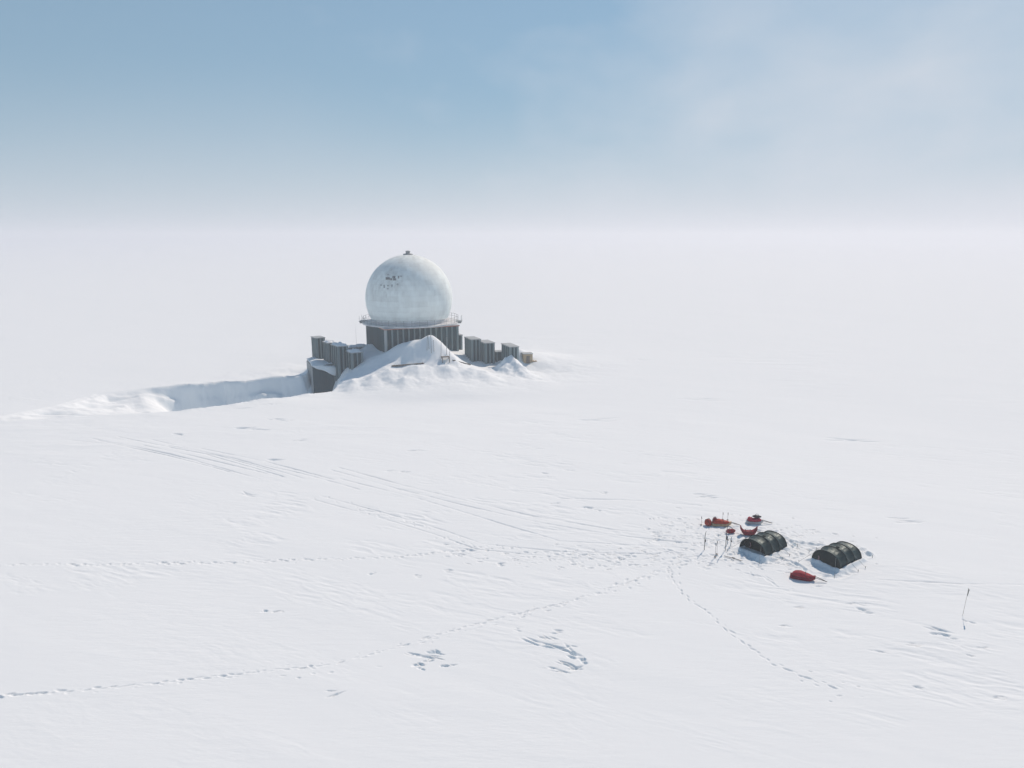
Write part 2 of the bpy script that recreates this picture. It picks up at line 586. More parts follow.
def groove(px, off=0.0, wd=0.09, dp=0.07, step=0.22, wander=0.0):
    for k, (x, y, a) in enumerate(path_px(px, step)):
        o = off + wander * .5 * math.sin(k * 0.031 + off) + rnd.gauss(0, .012)
        m = 0.5 + 0.5 * math.sin(k * 0.11 + off * 9) * math.sin(k * 0.047)
        dent(x - math.sin(a) * o, y + math.cos(a) * o, a + rnd.gauss(0, .03), step * 1.1, wd * .7, dp * .62 * (0.1 + 0.9 * max(0, m + .5 * (rnd.random() - .5))), 0.1, 1.2)


T1 = [(0, 565), (100, 564.5), (200, 563), (300, 559), (400, 556), (450, 550), (500, 546)]
T2 = [(0, 697), (60, 693), (140, 685), (230, 674), (330, 664), (375, 652), (420, 639), (480, 622), (560, 603), (620, 585), (660, 568), (700, 556)]
T3 = [(668, 566), (676, 584), (688, 597), (712, 615), (740, 640), (768, 660), (808, 678), (848, 690)]
footprints(T1, 0.5, 0.10, 1.0, 0.15, 0.08, 0, 1.5)
footprints(T1, 0.6, 0.25, 0.8, 0.07, 0.2, .3)
footprints(T2, 0.45, 0.05, 1.0, 0.12, 0.06, 0.05, 1.5)
footprints(T2, 0.6, 0.3, 0.8, 0.05, 0.3, .4)
footprints([(420, 641), (480, 624), (560, 605), (620, 587), (665, 569)], 0.5, 0.2, 1.0, 0.09, .3, .2, 1.3)
footprints([(600, 592), (640, 578), (690, 558)], 0.6, 0.3, 1.2, 0.14, .4)
footprints(T3, 0.42, 0.07, 1.0, 0.13, 0.1, 0.05, 1.4)
footprints([(700, 560), (672, 563), (676, 584)], .6, .3, 1.2, .14, .4)
footprints([(800, 676), (850, 684), (878, 690), (840, 698), (810, 690)], 0.8, .3, 1.0, .10, .4, .3)
footprints([(240, 672), (300, 676), (335, 671), (380, 668)], 0.9, .25, 1.0, .07, .3, .3)
T4 = [(318, 497), (360, 508), (400, 519), (440, 531), (480, 545), (560, 553), (650, 556), (700, 552)]
footprints(T4, 0.7, .3, 1.1, .11, .3)
groove(T4, 0.5, .12, .08)
groove(T4, -0.6, .1, .07)
T5 = [(335, 468), (400, 486), (470, 503), (540, 519), (610, 531), (690, 540)]
groove(T5, 0.55, .13, .09)
groove(T5, -0.55, .13, .09)
groove([(340, 478), (420, 498), (500, 522), (560, 540), (690, 548)], 0, .13, .08)
for a_, b_, c_ in [((95, 438), (170, 453), (262, 478)), ((100, 440), (168, 455), (230, 471)), ((118, 437), (205, 455), (282, 476)), ((150, 440), (215, 456), (268, 471)),
                   ((165, 446), (230, 459), (300, 479)), ((70, 441), (130, 447), (196, 461)), ((200, 449), (262, 462), (330, 480)), ((140, 446), (190, 457), (262, 474))]:
    groove([a_, b_, c_], rnd.uniform(-.4, .4), .14, rnd.uniform(.05, .10), .35, .5)
groove([(170, 447), (230, 458), (300, 473), (360, 489)], 0, .14, .09, .35, .3)
groove([(880, 579), (960, 583), (1060, 584)], 0, .12, .08)
groove([(560, 497), (620, 499), (700, 505)], 0, .2, .08)
footprints([(480, 548), (560, 556), (640, 559), (720, 560)], .5, .5, 1.2, .12, .7)
footprints([(440, 536), (470, 545), (520, 549)], .6, .4, 1.2, .14, .5)
# broken snow round the camp
for _ in range(620):
    u = rnd.gauss(745, 52)
    v = rnd.gauss(543, 12) + (u - 745) * 0.10
    if 640 < u < 880 and 505 < v < 595:
        g = G(u, v)
        dent(g.x, g.y, rnd.uniform(-.8, .8), rnd.uniform(.1, .35), rnd.uniform(.05, .13), rnd.uniform(.02, .11), .3)
for _ in range(160):
    u = rnd.gauss(600, 60)
    v = rnd.gauss(556, 5)
    g = G(u, v)
    dent(g.x, g.y, rnd.uniform(-.5, .5), rnd.uniform(.15, .35), rnd.uniform(.05, .12), rnd.uniform(.02, .08), .3)


def scoop(u, v, ln, wd, dp, ang):
    """wind-cut hollow: a cluster of narrow cuts with steep far edges"""
    g = G(u, v)
    k = 3 if ln < 0.5 else 5
    for q in range(k):
        t = (q + .5) / k - .5
        dent(g.x + math.cos(ang) * ln * 1.1 * t + rnd.gauss(0, wd * .45), g.y + math.sin(ang) * ln * 1.1 * t + rnd.gauss(0, wd * .55),
             ang + rnd.gauss(0, .25), ln * rnd.uniform(.3, .65), wd * rnd.uniform(.2, .42), dp * rnd.uniform(.2, .55), 0.08, 1.3)


for u, v, ln, wd, dp, a in [
    (541, 643, 1.9, .22, .22, -.35), (560, 649, 1.2, .25, .28, -.45), (574, 655, .6, .3, .32, -.6), (582, 661, .35, .3, .34, -.9), (577, 668, .5, .2, .28, .3), (566, 664, .9, .15, .2, -.35), (556, 669, .9, .13, .16, -.3),
    (558, 632, .45, .26, .3, 0), (519, 629, .3, .18, .2, -.3), (572, 646, .4, .2, .22, -.2), (548, 638, .8, .12, .15, -.3),
    (415, 664, .4, .24, .3, .3), (421, 666, .3, .2, .28, -.2), (428, 660, .5, .2, .26, .5), (436, 651, .5, .22, .26, -.3), (420, 655, 1., .14, .15, -.25), (432, 656, .7, .14, .2, -.3), (444, 665, .35, .2, .26, -.2), (452, 664, .3, .15, .2, 0), (412, 653, .6, .12, .12, -.2),
    (265, 610, .3, .2, .26, 0), (274, 611, .35, .15, .2, .1), (281, 610, .25, .12, .16, 0), (335, 694, .5, .15, .16, .6), (332, 690, .4, .1, .13, .2),
    (464, 550, .9, .25, .2, 0), (472, 548, .7, .2, .2, -.2), (483, 558, .4, .25, .26, 0), (501, 563, .4, .25, .26, 0), (456, 553, .8, .2, .18, 0), (448, 569, .5, .2, .18, 0), (417, 575, .4, .2, .18, 0), (372, 572, .4, .2, .16, 0),
    (587, 506, .5, .3, .28, 0), (599, 509, .4, .25, .26, 0), (603, 492, .5, .25, .22, 0), (555, 502, .7, .25, .22, 0), (548, 476, .7, .2, .2, 0), (571, 469, 1., .2, .2, 0), (545, 472, .6, .2, .2, 0), (706, 497, 1.1, .5, .3, 0), (700, 494, .8, .3, .2, 0), (660, 535, .9, .25, .18, -.2), (655, 532, .6, .2, .15, 0),
    (865, 610, .6, .3, .26, -.3), (858, 603, 1.0, .2, .16, -.3), (945, 634, .7, .3, .26, -.3), (938, 629, .9, .2, .2, -.3), (969, 620, .35, .22, .28, -.7), (919, 686, .4, .2, .24, 0), (972, 655, .4, .15, .18, 0), (982, 647, .5, .15, .16, 0), (1000, 697, .5, .15, .16, 0), (915, 644, .6, .15, .14, -.2), (880, 650, .8, .12, .12, -.2), (800, 606, .5, .15, .12, 0), (785, 625, .5, .15, .1, 0),
    (245, 428, 1.6, .7, .32, 0), (258, 430, 1.2, .5, .3, .2), (178, 434, 1.0, .4, .3, -.4), (275, 419, 1.4, .5, .3, -.1), (285, 421, 1.1, .4, .26, .2), (275, 404, 2.2, .4, .24, .2), (242, 408, 1.6, .35, .2, .2), (275, 459, 1.2, .4, .26, .2), (248, 494, 1.1, .3, .22, -.5), (300, 440, 1.2, .4, .2, 0), (390, 470, .8, .3, .2, 0), (404, 471, .8, .3, .2, 0), (415, 450, 1.2, .3, .2, 0), (910, 520, 1.6, .4, .22, 0), (900, 518, 1.0, .3, .2, 0), (640, 360, 5., 1., .2, 0), (700, 400, 5., .9, .18, 0), (600, 420, 4., .8, .18, 0), (850, 440, 4., .8, .18, 0),
]:
    scoop(u, v, ln, wd, dp, a)

# drifts and dug trenches beside the tents
for pts_, wd, dp in [
    ([(777, 557), (790, 560), (803, 567), (810, 572)], .16, .2),
    ([(796, 541), (808, 544), (826, 545)], .22, .2),
    ([(781, 536), (788, 540), (795, 545)], .3, .22),
    ([(864, 549), (872, 557)], .3, .25),
    ([(748, 556), (762, 562), (776, 560)], .35, .2),
    ([(750, 573), (766, 577), (774, 583)], .12, .10),
    ([(818, 575), (840, 576), (856, 570)], .35, .14),
]:
    for k, (x, y, a) in enumerate(path_px(pts_, .3)):
        dent(x + rnd.gauss(0, .08), y + rnd.gauss(0, .08), a + rnd.gauss(0, .2), rnd.uniform(.25, .5), wd * rnd.uniform(.6, 1.2), dp * rnd.uniform(.2, .7), .4, 1.2)


def field_height(x, y):
    r0, t0 = math.hypot(x, y), math.atan2(x, y)
    i = int(np.clip(np.searchsorted(RR, r0), 1, NR - 1))
    j = int(np.clip(np.searchsorted(fine, t0), 1, nf - 1))
    fr = (r0 - RR[i - 1]) / (RR[i] - RR[i - 1])
    ft = (t0 - fine[j - 1]) / (fine[j] - fine[j - 1])
    a = Z[i - 1, j - 1] * (1 - ft) + Z[i - 1, j] * ft
    b = Z[i, j - 1] * (1 - ft) + Z[i, j] * ft
    return float(a * (1 - fr) + b * fr)


def pad(px, py, ang, ln, wd, lift=0.0):
    """level snow under an object, with a low berm blown up against it"""
    g0 = float(base(px, py))
    si, sj = window(px, py, max(ln, wd) * 2.2)
    x, y = X[si, sj] - px, Y[si, sj] - py
    c, s = math.cos(ang), math.sin(ang)
    a, b = (x * c + y * s) / ln, (-x * s + y * c) / wd
    q = np.maximum(np.abs(a), np.abs(b))
    k = 1 - sm(0.9, 1.5, q)
    Z[si, sj] = Z[si, sj] * (1 - k) + (g0 + lift) * k + 0.24 * np.exp(-((q - 1.08) / .15) ** 2) * (0.6 + 1.6 * fbm(X[si, sj] * 1.2, Y[si, sj] * 1.2, 9, 3))


TENTS = []
for mid_px, deg in (((752, 553.2), 37), ((825.5, 564.8), 35)):
    a_ = R(deg)
    TENTS.append((G(*mid_px), Vector((math.cos(a_), math.sin(a_), 0)), Vector((math.sin(a_), -math.cos(a_), 0)), 2.32))
TL = 3.05
for mf, ax, ac, wdt in TENTS:
    c = mf + ax * TL / 2
    pad(c.x, c.y, math.atan2(ax.y, ax.x), TL / 2, wdt / 2)


def make_snow_field():
    me = bpy.data.meshes.new('snow_field')
    n = NR * NT
    co = np.empty((n + 1, 3), np.float32)
    co[:n, 0], co[:n, 1], co[:n, 2] = X.ravel(), Y.ravel(), Z.ravel()
    co[n] = (0, 0, 0)
    idx = np.arange(n).reshape(NR, NT)
    nx = np.roll(idx, -1, axis=1)
    q = np.stack([idx[:-1], nx[:-1], nx[1:], idx[1:]], -1).reshape(-1, 4)[:, ::-1]
    tri = np.stack([nx[0], idx[0], np.full(NT, n)], -1)
    nq, ntri = len(q), len(tri)
    me.vertices.add(n + 1)
    me.vertices.foreach_set('co', co.ravel())
    loops = np.concatenate([q.ravel(), tri.ravel()]).astype(np.int32)
    me.loops.add(len(loops))
    me.loops.foreach_set('vertex_index', loops)
    me.polygons.add(nq + ntri)
    starts = np.concatenate([np.arange(nq) * 4, nq * 4 + np.arange(ntri) * 3]).astype(np.int32)
    me.polygons.foreach_set('loop_start', starts)
    me.polygons.foreach_set('use_smooth', np.ones(nq + ntri, bool))
    me.update(calc_edges=True)
    me.validate()
    me.materials.append(M['snow'])
    o = bpy.data.objects.new('snow_field', me)
    C.objects.link(o)
    o['kind'] = 'structure'
    return o


# ------------------------------------------------------------------ radar station
YD = 150.0
ctr = P(411, 321.8, YD)          # middle of the platform
zp = ctr.z                        # platform level
pxm = YD / math.cos(PITCH) / F * 1.0   # rough metres per pixel there
pm = (P(452, 298, YD) - P(366, 298, YD)).x / 86.0
ROT = R(17) + math.atan2(-ctr.x, YD)  # near corner to the left of the middle
station = thing('radar_station', 'abandoned radar tower of dark ribbed steel carrying a huge white ball dome', 'radar station', (ctr.x, ctr.y, zp), 0)

S = 72.5 * pm / 2                   # half side
H = 14.0


def ribbed_walls(bm, hx, hy, z0, z1, spacing, rib_w=0.28, rib_d=0.16, corr=0.3, plain=()):
    """four corrugated walls with proud pale ribs; material 0 wall, 1 rib"""
    corners = [(-hx, -hy), (hx, -hy), (hx, hy), (-hx, hy)]
    for side in range(4):
        a, b = Vector(corners[side] + (0,)), Vector(corners[(side + 1) % 4] + (0,))
        d = (b - a)
        L = d.length
        d.normalize()
        nrm = Vector((d.y, -d.x, 0))
        nc = max(2, int(L / corr))
        prev = None
        for k in range(nc + 1):
            for jj, off in ((0, 0.0), (0.5, -0.06)):
                t = (k + jj) / nc * L
                if t > L + 1e-6:
                    continue
                p = a + d * t + nrm * (off if 0 < t < L else 0)
                v0, v1 = bm.verts.new((p.x, p.y, z0)), bm.verts.new((p.x, p.y, z1))
                if prev:
                    bm.faces.new((prev[0], v0, v1, prev[1])).material_index = 0
                prev = (v0, v1)
        if side in plain:
            ts = [0.15, L - 0.15]
        else:
            nn = max(1, round(L / spacing))
            ts = [0.15 + (L - 0.3) * k / nn for k in range(nn + 1)]
        for t in ts:
            c = a + d * t
            w2 = d * rib_w / 2
            q = [c - w2 - nrm * .02, c + w2 - nrm * .02, c + w2 + nrm * rib_d, c - w2 + nrm * rib_d]
            lo = [bm.verts.new((p.x, p.y, z0)) for p in q]
            hi = [bm.verts.new((p.x, p.y, z1 - 0.02)) for p in q]
            for i in range(4):
                bm.faces.new((lo[i], lo[(i + 1) % 4], hi[(i + 1) % 4], hi[i])).material_index = 1
            bm.faces.new(hi).material_index = 1
    v = [bm.verts.new((x, y, z1 - 0.03)) for x, y in ((-hx + .02, -hy + .02), (hx - .02, -hy + .02), (hx - .02, hy - .02), (-hx + .02, hy - .02))]
    bm.faces.new(v).material_index = 0


bm = bmesh.new()
ribbed_walls(bm, S, S, -H, -0.42, 1.22, 0.30, 0.22, 0.3, plain=(3,))
o = obj('tower_wall', bm, ['steel', 'rib'], station)
o.rotation_euler.z = ROT
# pale corner post on the near corner
bm = bmesh.new()
box(bm, -S - 0.26, -S + 0.16, -S - 0.26, -S + 0.16, -H, -0.45)
o = obj('corner_post', bm, 'pale_steel', station)
o.rotation_euler.z = ROT
# red trim under the roof edge
bm = bmesh.new()
e = S + 0.30
for x0, x1, y0, y1 in ((-e, e, -e, -e + .22), (-e, e, e - .22, e), (-e, -e + .22, -e + .22, e - .22), (e - .22, e, -e + .22, e - .22)):
    box(bm, x0, x1, y0, y1, -0.45, -0.26)
o = obj('trim_band', bm, 'red_trim', station)
o.rotation_euler.z = ROT
# square roof slab and round platform
bm = bmesh.new()
box(bm, -S - .34, S + .34, -S - .34, S + .34, -0.258, -0.16)
bmesh.ops.bevel(bm, geom=bm.edges[:], offset=0.03, segments=1, affect='EDGES')
o = obj('roof', bm, 'deck', station)
o.rotation_euler.z = ROT
rp = 48 * pm
bm = bmesh.new()
lathe(bm, [(0, -0.155), (rp - .1, -0.155), (rp, -0.12), (rp, 0.12), (rp - .05, 0.16), (0, 0.16)], 96)
plat = obj('platform', bm, 'deck', station)
for sgn in (-1, 1):
    bm = bmesh.new()
    x0, x1 = sorted((sgn * (rp - .5), sgn * (rp + .7)))
    box(bm, x0, x1, -1.2, 1.2, 0.17, 0.27)
    box(bm, x0 + .1, x1 - .1, -1.0, -0.9, -0.2, 0.168)
    box(bm, x0 + .1, x1 - .1, 0.9, 1.0, -0.2, 0.168)
    obj('walkway', bm, 'rail', station)
bm = bmesh.new()
nr_ = 40
for k in range(nr_):
    a = 2 * PI * k / nr_
    x, y = (rp - .12) * math.cos(a), (rp - .12) * math.sin(a)
    tube(bm, [(x, y, 0.16), (x, y, 1.3)], 0.035, 5)
for zz in (0.75, 1.28):
    tube(bm, [((rp - .12) * math.cos(2 * PI * k / 80), (rp - .12) * math.sin(2 * PI * k / 80), zz) for k in range(81)], 0.03, 5, cap=False)
for sgn in (-1, 1):
    for yy in (-1.1, 1.1):
        tube(bm, [(sgn * (rp + .6), yy, .27), (sgn * (rp + .6), yy, 1.4)], .03, 5)
obj('railing', bm, 'rail', station)
# radome
RD = 43.0 * pm
dc = P(409.2, 298.2, YD)
dz0 = dc.z - zp
cut = math.asin(max(-0.99, (0.2 - dz0) / RD))
bm = bmesh.new()
prof = []
for k in range(49):
    a = cut + (PI / 2 - cut) * k / 48
    prof.append((max(0, RD * math.cos(a)) if k < 48 else 0, RD * math.sin(a)))
lathe(bm, prof, 96)
dome = obj('radome', bm, 'radome', station, True)
dome.location = (dc.x - ctr.x, 0, dz0)
bm = bmesh.new()
rb = RD * math.cos(cut)
lathe(bm, [(rb + .02, RD * math.sin(cut) - .04), (rb + .5, RD * math.sin(cut) - .04), (rb + .5, RD * math.sin(cut) + .45), (rb + .15, RD * math.sin(cut) + .9), (rb - .1, RD * math.sin(cut) + .9)], 96)
obj('base_ring', bm, 'deck', dome)
bm = bmesh.new()
lathe(bm, [(1.0, RD - .12), (1.0, RD + .10), (.8, RD + .18), (.42, RD + .24), (.42, RD + .5), (.5, RD + .52), (.5, RD + .7), (.2, RD + .8), (0, RD + .8)], 20)
obj('vent_cap', bm, 'rail', dome)


def dome_patch(u0, v0, u1, v1, mat, name):
    """a curved panel on the shell covering these photo pixels"""
    bm = bmesh.new()
    nx, ny = 5, 5
    grid = []
    rr = RD + 0.03
    centre = Vector((dc.x, dc.y, dc.z))
    cam = Vector((0, 0, HC))
    for j in range(ny + 1):
        row = []
        for i in range(nx + 1):
            d = Vector(ray(u0 + (u1 - u0) * i / nx, v0 + (v1 - v0) * j / ny)).normalized()
            oc = cam - centre
            b = oc.dot(d)
            t = -b - math.sqrt(max(0, b * b - oc.dot(oc) + rr * rr))
            row.append(cam + d * t - centre)
        grid.append(row)
    vt = [[bm.verts.new(p) for p in row] for row in grid]
    vb = [[bm.verts.new(p * ((RD - .05) / rr)) for p in row] for row in grid]
    for j in range(ny):
        for i in range(nx):
            bm.faces.new((vt[j][i], vt[j][i + 1], vt[j + 1][i + 1], vt[j + 1][i]))
    rim = [(0, i) for i in range(nx)] + [(j, nx) for j in range(ny)] + [(ny, i) for i in range(nx, 0, -1)] + [(j, 0) for j in range(ny, 0, -1)]
    for k in range(len(rim)):
        a, b = rim[k], rim[(k + 1) % len(rim)]
        bm.faces.new((vt[a[0]][a[1]], vt[b[0]][b[1]], vb[b[0]][b[1]], vb[a[0]][a[1]]))
    return obj(name, bm, mat, dome, True)


for q in ((385.6, 277.2, 389.6, 279.6), (389.6, 278.2, 392.2, 280.2), (392.4, 276.0, 395.4, 278.2), (393.0, 278.4, 396.0, 280.4), (398.0, 276.0, 399.2, 278.4)):
    dome_patch(*q, 'dark', 'missing_panel')
for q in ((387.2, 274, 389.2, 275.2), (380, 284.4, 382, 285.8), (383.4, 284.8, 385, 288), (387, 285, 388.6, 286.4), (391, 284.6, 392.6, 286.8), (396.6, 283.5, 398.4, 285), (386.6, 288, 388.4, 289.4), (400, 275.6, 402, 276.8)):
    dome_patch(*q, 'stain', 'torn_panel')

# ---- smaller steel housings standing out of the drift
HG = 'ribbed steel housings around the radar tower'


def housing(u0, u1, vt, vb, Yd, frac, label, spacing=1.3, roof='snowy', rot=None, name='steel_housing', depth_below=4.0, wall='steel', nose=None):
    """u0..u1 the width seen, frac the share that is the left side face"""
    a, b = P(u0, vt, Yd), P(u1, vt, Yd)
    wv = (b - a).x
    rel = math.atan2(-(a.x + b.x) / 2, Yd)
    al = R(20) if rot is None else R(rot)
    hx = wv * (1 - frac) / math.cos(al) / 2
    hy = max(0.9, wv * frac / math.sin(al) / 2)
    zt = (a.z + b.z) / 2
    zb = P(u0, vb, Yd).z - depth_below
    o = thing(name, label, 'steel housing', ((a.x + b.x) / 2, Yd, zb), al + rel, HG)
    bm = bmesh.new()
    ribbed_walls(bm, hx, hy, 0, zt - zb, spacing, 0.26, 0.14, 0.26)
    obj('wall', bm, [wall, 'rib'], o)
    bm = bmesh.new()
    box(bm, -hx - .2, hx + .2, -hy - .2, hy + .2, zt - zb, zt - zb + .16)
    bmesh.ops.bevel(bm, geom=bm.edges[:], offset=0.03, segments=1, affect='EDGES')
    rf = obj('roof', bm, 'pale_steel', o)
    if roof == 'snowy':
        bm = bmesh.new()
        nx = ny = 8
        vt_ = [[bm.verts.new((-hx - .12 + (2 * hx + .24) * i / nx, -hy - .12 + (2 * hy + .24) * j / ny,
                              zt - zb + .165 + (0.0 if i in (0, nx) or j in (0, ny) else 0.22 + .18 * math.sin(i * 1.3 + j + u0)))) for i in range(nx + 1)] for j in range(ny + 1)]
        for j in range(ny):
            for i in range(nx):
                bm.faces.new((vt_[j][i], vt_[j][i + 1], vt_[j + 1][i + 1], vt_[j + 1][i]))
        obj('snow_cap', bm, 'snow', rf, True)
    return o


housing(312, 324, 337.5, 362, 147.5, .36, 'leftmost tall ribbed steel housing on the corner of the low wall, left of the tower', 1.0, 'bare')
housing(323.5, 335, 342.5, 367, 144.8, .4, 'ribbed steel housing second from the left, between the corner one and a wider one', 1.1)
housing(331.5, 347, 345.5, 371, 142, .42, 'wide ribbed steel housing third from the left, in front of the long low roof', 1.2)
housing(346.5, 362, 352, 370, 140, .34, 'short snow capped ribbed housing, lowest and nearest of the left cluster', 1.4)
housing(346, 368, 347, 356, 149, .15, 'long low ribbed block with flat roof linking the left housings to the tower', 0.7)
housing(455, 461, 335, 356, 151, .2, 'narrow steel housing tight against the right edge of the dome tower', 1.2, 'bare')
housing(465, 480, 338.5, 362, 143.5, .45, 'dark ribbed steel housing just right of the dome tower, touching its right neighbour', 1.1, 'bare')
housing(478.5, 494, 342, 364, 142.2, .45, 'dark ribbed steel housing in the middle of the three right of the tower', 1.1, 'bare')
housing(493.5, 503, 351.5, 364, 142.5, .3, 'low plain dark steel block between two taller housings right of the tower', 3.0, 'bare')
housing(502, 518, 345.5, 372, 139, .5, 'ribbed steel housing with a pointed snowdrift leaning on its front, farthest right', 1.1, 'bare')

# low corner wall under the left cluster
p0 = P(312.3, 366, 140.2)
cwall = thing('corner_wall', 'low grey steel wall corner sinking into the snow hollow below the left housings', 'wall', (p0.x, p0.y, -14), math.atan2(-p0.x, p0.y) + R(8))
zr = p0.z + 14
bm = bmesh.new()
box(bm, 0, 8.5, 0, 7.2, 0, zr)
for k in range(12):
    box(bm, .35 + k * .68, .49 + k * .68, -.07, -.003, 0, zr - .1)
obj('wall', bm, 'steel', cwall)
bm = bmesh.new()
box(bm, -.12, -.003, -.08, 7.2, 0, zr - .02)
for k in range(6):
    box(bm, -.17, -.123, .5 + k * 1.1, .62 + k * 1.1, 0, zr - .05)
obj('side_panel', bm, 'pale_steel', cwall)
# wind-packed snow lying on it and hanging over its front
bm = bmesh.new()
nx, ny = 26, 14
gt = []
for j in range(ny + 1):
    row = []
    for i in range(nx + 1):
        x, t = -.1 + 8.4 * i / nx, j / ny
        if j < 5:                                   # overhanging flap
            hang = max(.12, min(3.4, 0.50 * x + .10 * math.sin(x * 2.1) + .2))
            z = zr + .12 - hang * (1 - j / 5)
            y = -.38 - .12 * math.sin(PI * j / 5) - .05 * math.sin(x * 2.3)
        else:
            f = (j - 5) / (ny - 5)
            y = -.40 + 7.2 * f
            z = zr + .16 + .55 * math.sin(min(1, f * 2.2) * PI / 2) * (.5 + .5 * math.sin(x * .9 + .4) ** 2) - .12 * x * (1 - f)
        row.append(bm.verts.new((x, y, z)))
    gt.append(row)
for j in range(ny):
    for i in range(nx):
        bm.faces.new((gt[j][i], gt[j][i + 1], gt[j + 1][i + 1], gt[j + 1][i]))
so_ = obj('snow_cap', bm, 'snow', cwall, True)
md = so_.modifiers.new('thickness', 'SOLIDIFY')
md.thickness = .28
md.offset = -1

# tan plywood hut at the right end
p = P(527, 362, 143)
hut = thing('plywood_hut', 'small tan plywood box hut at the far right end of the station', 'hut', (p.x, p.y, p.z - 1), R(12))
bm = bmesh.new()
box(bm, -.95, .95, -.9, .9, 0, 2.75)
obj('wall', bm, 'tan', hut)
bm = bmesh.new()
box(bm, -1.05, 1.05, -1.0, 1.0, 2.755, 2.9)
obj('roof', bm, 'pale_steel', hut)
bm = bmesh.new()
box(bm, -.35, .35, -.95, -.902, .9, 2.4)
obj('door', bm, 'wood', hut)
p = P(533.5, 362.5, 142.5)
bm = bmesh.new()
box(bm, -.7, .7, -.3, .3, -.2, .35)
bmesh.ops.bevel(bm, geom=bm.edges[:], offset=0.04, segments=2, affect='EDGES')
for k in range(3):
    box(bm, -.6 + .5 * k, -.45 + .5 * k, -.33, .33, .352, .42)
o = obj('wooden_crate', bm, 'tan')
o.location = p
tag(o, 'low tan wooden crate on the snow just right of the plywood hut', 'crate')

snow = make_snow_field()


def on_snow(u, v, Yd=None):
    """the point of the built snow that the photo pixel shows"""
    d = ray(u, v)
    if Yd is not None:
        x = d[0] / d[1] * Yd
        return Vector((x, Yd, field_height(x, Yd)))
    t0, t1 = 25.0, 400.0
    t = t0
    while t < t1:
        x, y, z = d[0] * t, d[1] * t, HC + d[2] * t
        if math.hypot(x, y) > 27 and z < field_height(x, y):
            break
        t += 0.15
    return Vector((d[0] * t, d[1] * t, field_height(d[0] * t, d[1] * t)))


# thin poles on the mound in front of the tower
PG = 'thin poles standing on the snow mound'
pole_specs = [
    (427.0, 351, 337, 'thin grey pole on the mound, leftmost of the group near its peak'),
    (429.0, 349, 335, 'thin grey pole on the peak of the mound, second from the left'),
    (431.5, 353, 336, 'thin grey pole on the mound right beside the peak, third from the left'),
    (434.0, 352, 341, 'short thin grey pole on the sunlit side of the mound, fourth from the left'),
    (441.0, 357, 342, 'thin dark pole just left of the small wooden stand on the mound'),
    (446.5, 355, 337, 'tall thin pole just behind the small wooden stand on the mound'),
    (449.5, 359, 345, 'thin pole standing right of the small wooden stand on the mound'),
]
for u, vb, vtp, lab in pole_specs:
    g = on_snow(u, vb)
    hgt = (P(u, vtp, g.y).z - g.z)
    o = thing('marker_pole', lab, 'pole', g, 0, PG)
    o.rotation_euler = (R(rnd.uniform(-3, 3)), R(rnd.uniform(-3, 3)), rnd.uniform(0, 3))
    bm = bmesh.new()
    tube(bm, [(0, 0, -.6), (0, 0, hgt)], [.055, .04], 6)
    obj('shaft', bm, 'rail', o)
    bm = bmesh.new()
    tube(bm, [(0, 0, hgt + .002), (0, 0, hgt + .1)], [.06, .05], 6)
    obj('cap', bm, 'black', o)
# wooden stand
g = on_snow(445.5, 361)
st = thing('wooden_stand', 'small dark wooden stand on legs among the poles of the mound', 'stand', g, R(18))
bm = bmesh.new()
for k in range(5):
    box(bm, -.75, .75, -.6 + k * .25, -.39 + k * .25, .75, .82)
obj('top', bm, 'wood', st)
for x in (-.65, .65):
    for y in (-.5, .5):
        bm = bmesh.new()
        box(bm, x - .06, x + .06, y - .06, y + .06, -.5, .748)
        obj('leg', bm, 'wood', st)
# half buried walkways
for (ua, va), (ub, vb_), lab in (((453, 361), (470, 365), 'long dark plank half buried in snow right of the mound'),
                                 ((392, 366.5), (424, 364), 'grey weathered plank half buried along the foot of the mound')):
    A, B = on_snow(ua, va), on_snow(ub, vb_)
    bm = bmesh.new()
    L = (B - A).length
    box(bm, 0, L, -.22, .22, -.1, .12)
    box(bm, .3, .45, -.26, .26, .122, .17)
    box(bm, L - .45, L - .3, -.26, .26, .122, .17)
    o = obj('walkway_plank', bm, 'wood')
    o.location = A + Vector((0, 0, .06))
    dd = (B - A).normalized()
    o.rotation_euler = (0, -math.asin(dd.z), math.atan2(dd.y, dd.x))
    tag(o, lab, 'plank')
# whip aerial left of the tower
g = P(356.5, 347, 147)
ae = thing('whip_aerial', 'tall thin whip aerial rising left of the tower above the low roof', 'aerial', (g.x, g.y, g.z - .2))
bm = bmesh.new()
tube(bm, [(0, 0, 0), (0, 0, 4.6)], [.022, .012], 6)
obj('mast', bm, 'rail', ae)
bm = bmesh.new()
lathe(bm, [(0, 0), (.22, 0), (.22, .12), (.1, .25), (0, .25)], 10)
obj('base', bm, 'rail', ae)

# ------------------------------------------------------------------ tents
TG_ = 'dark green tunnel tents of the camp'


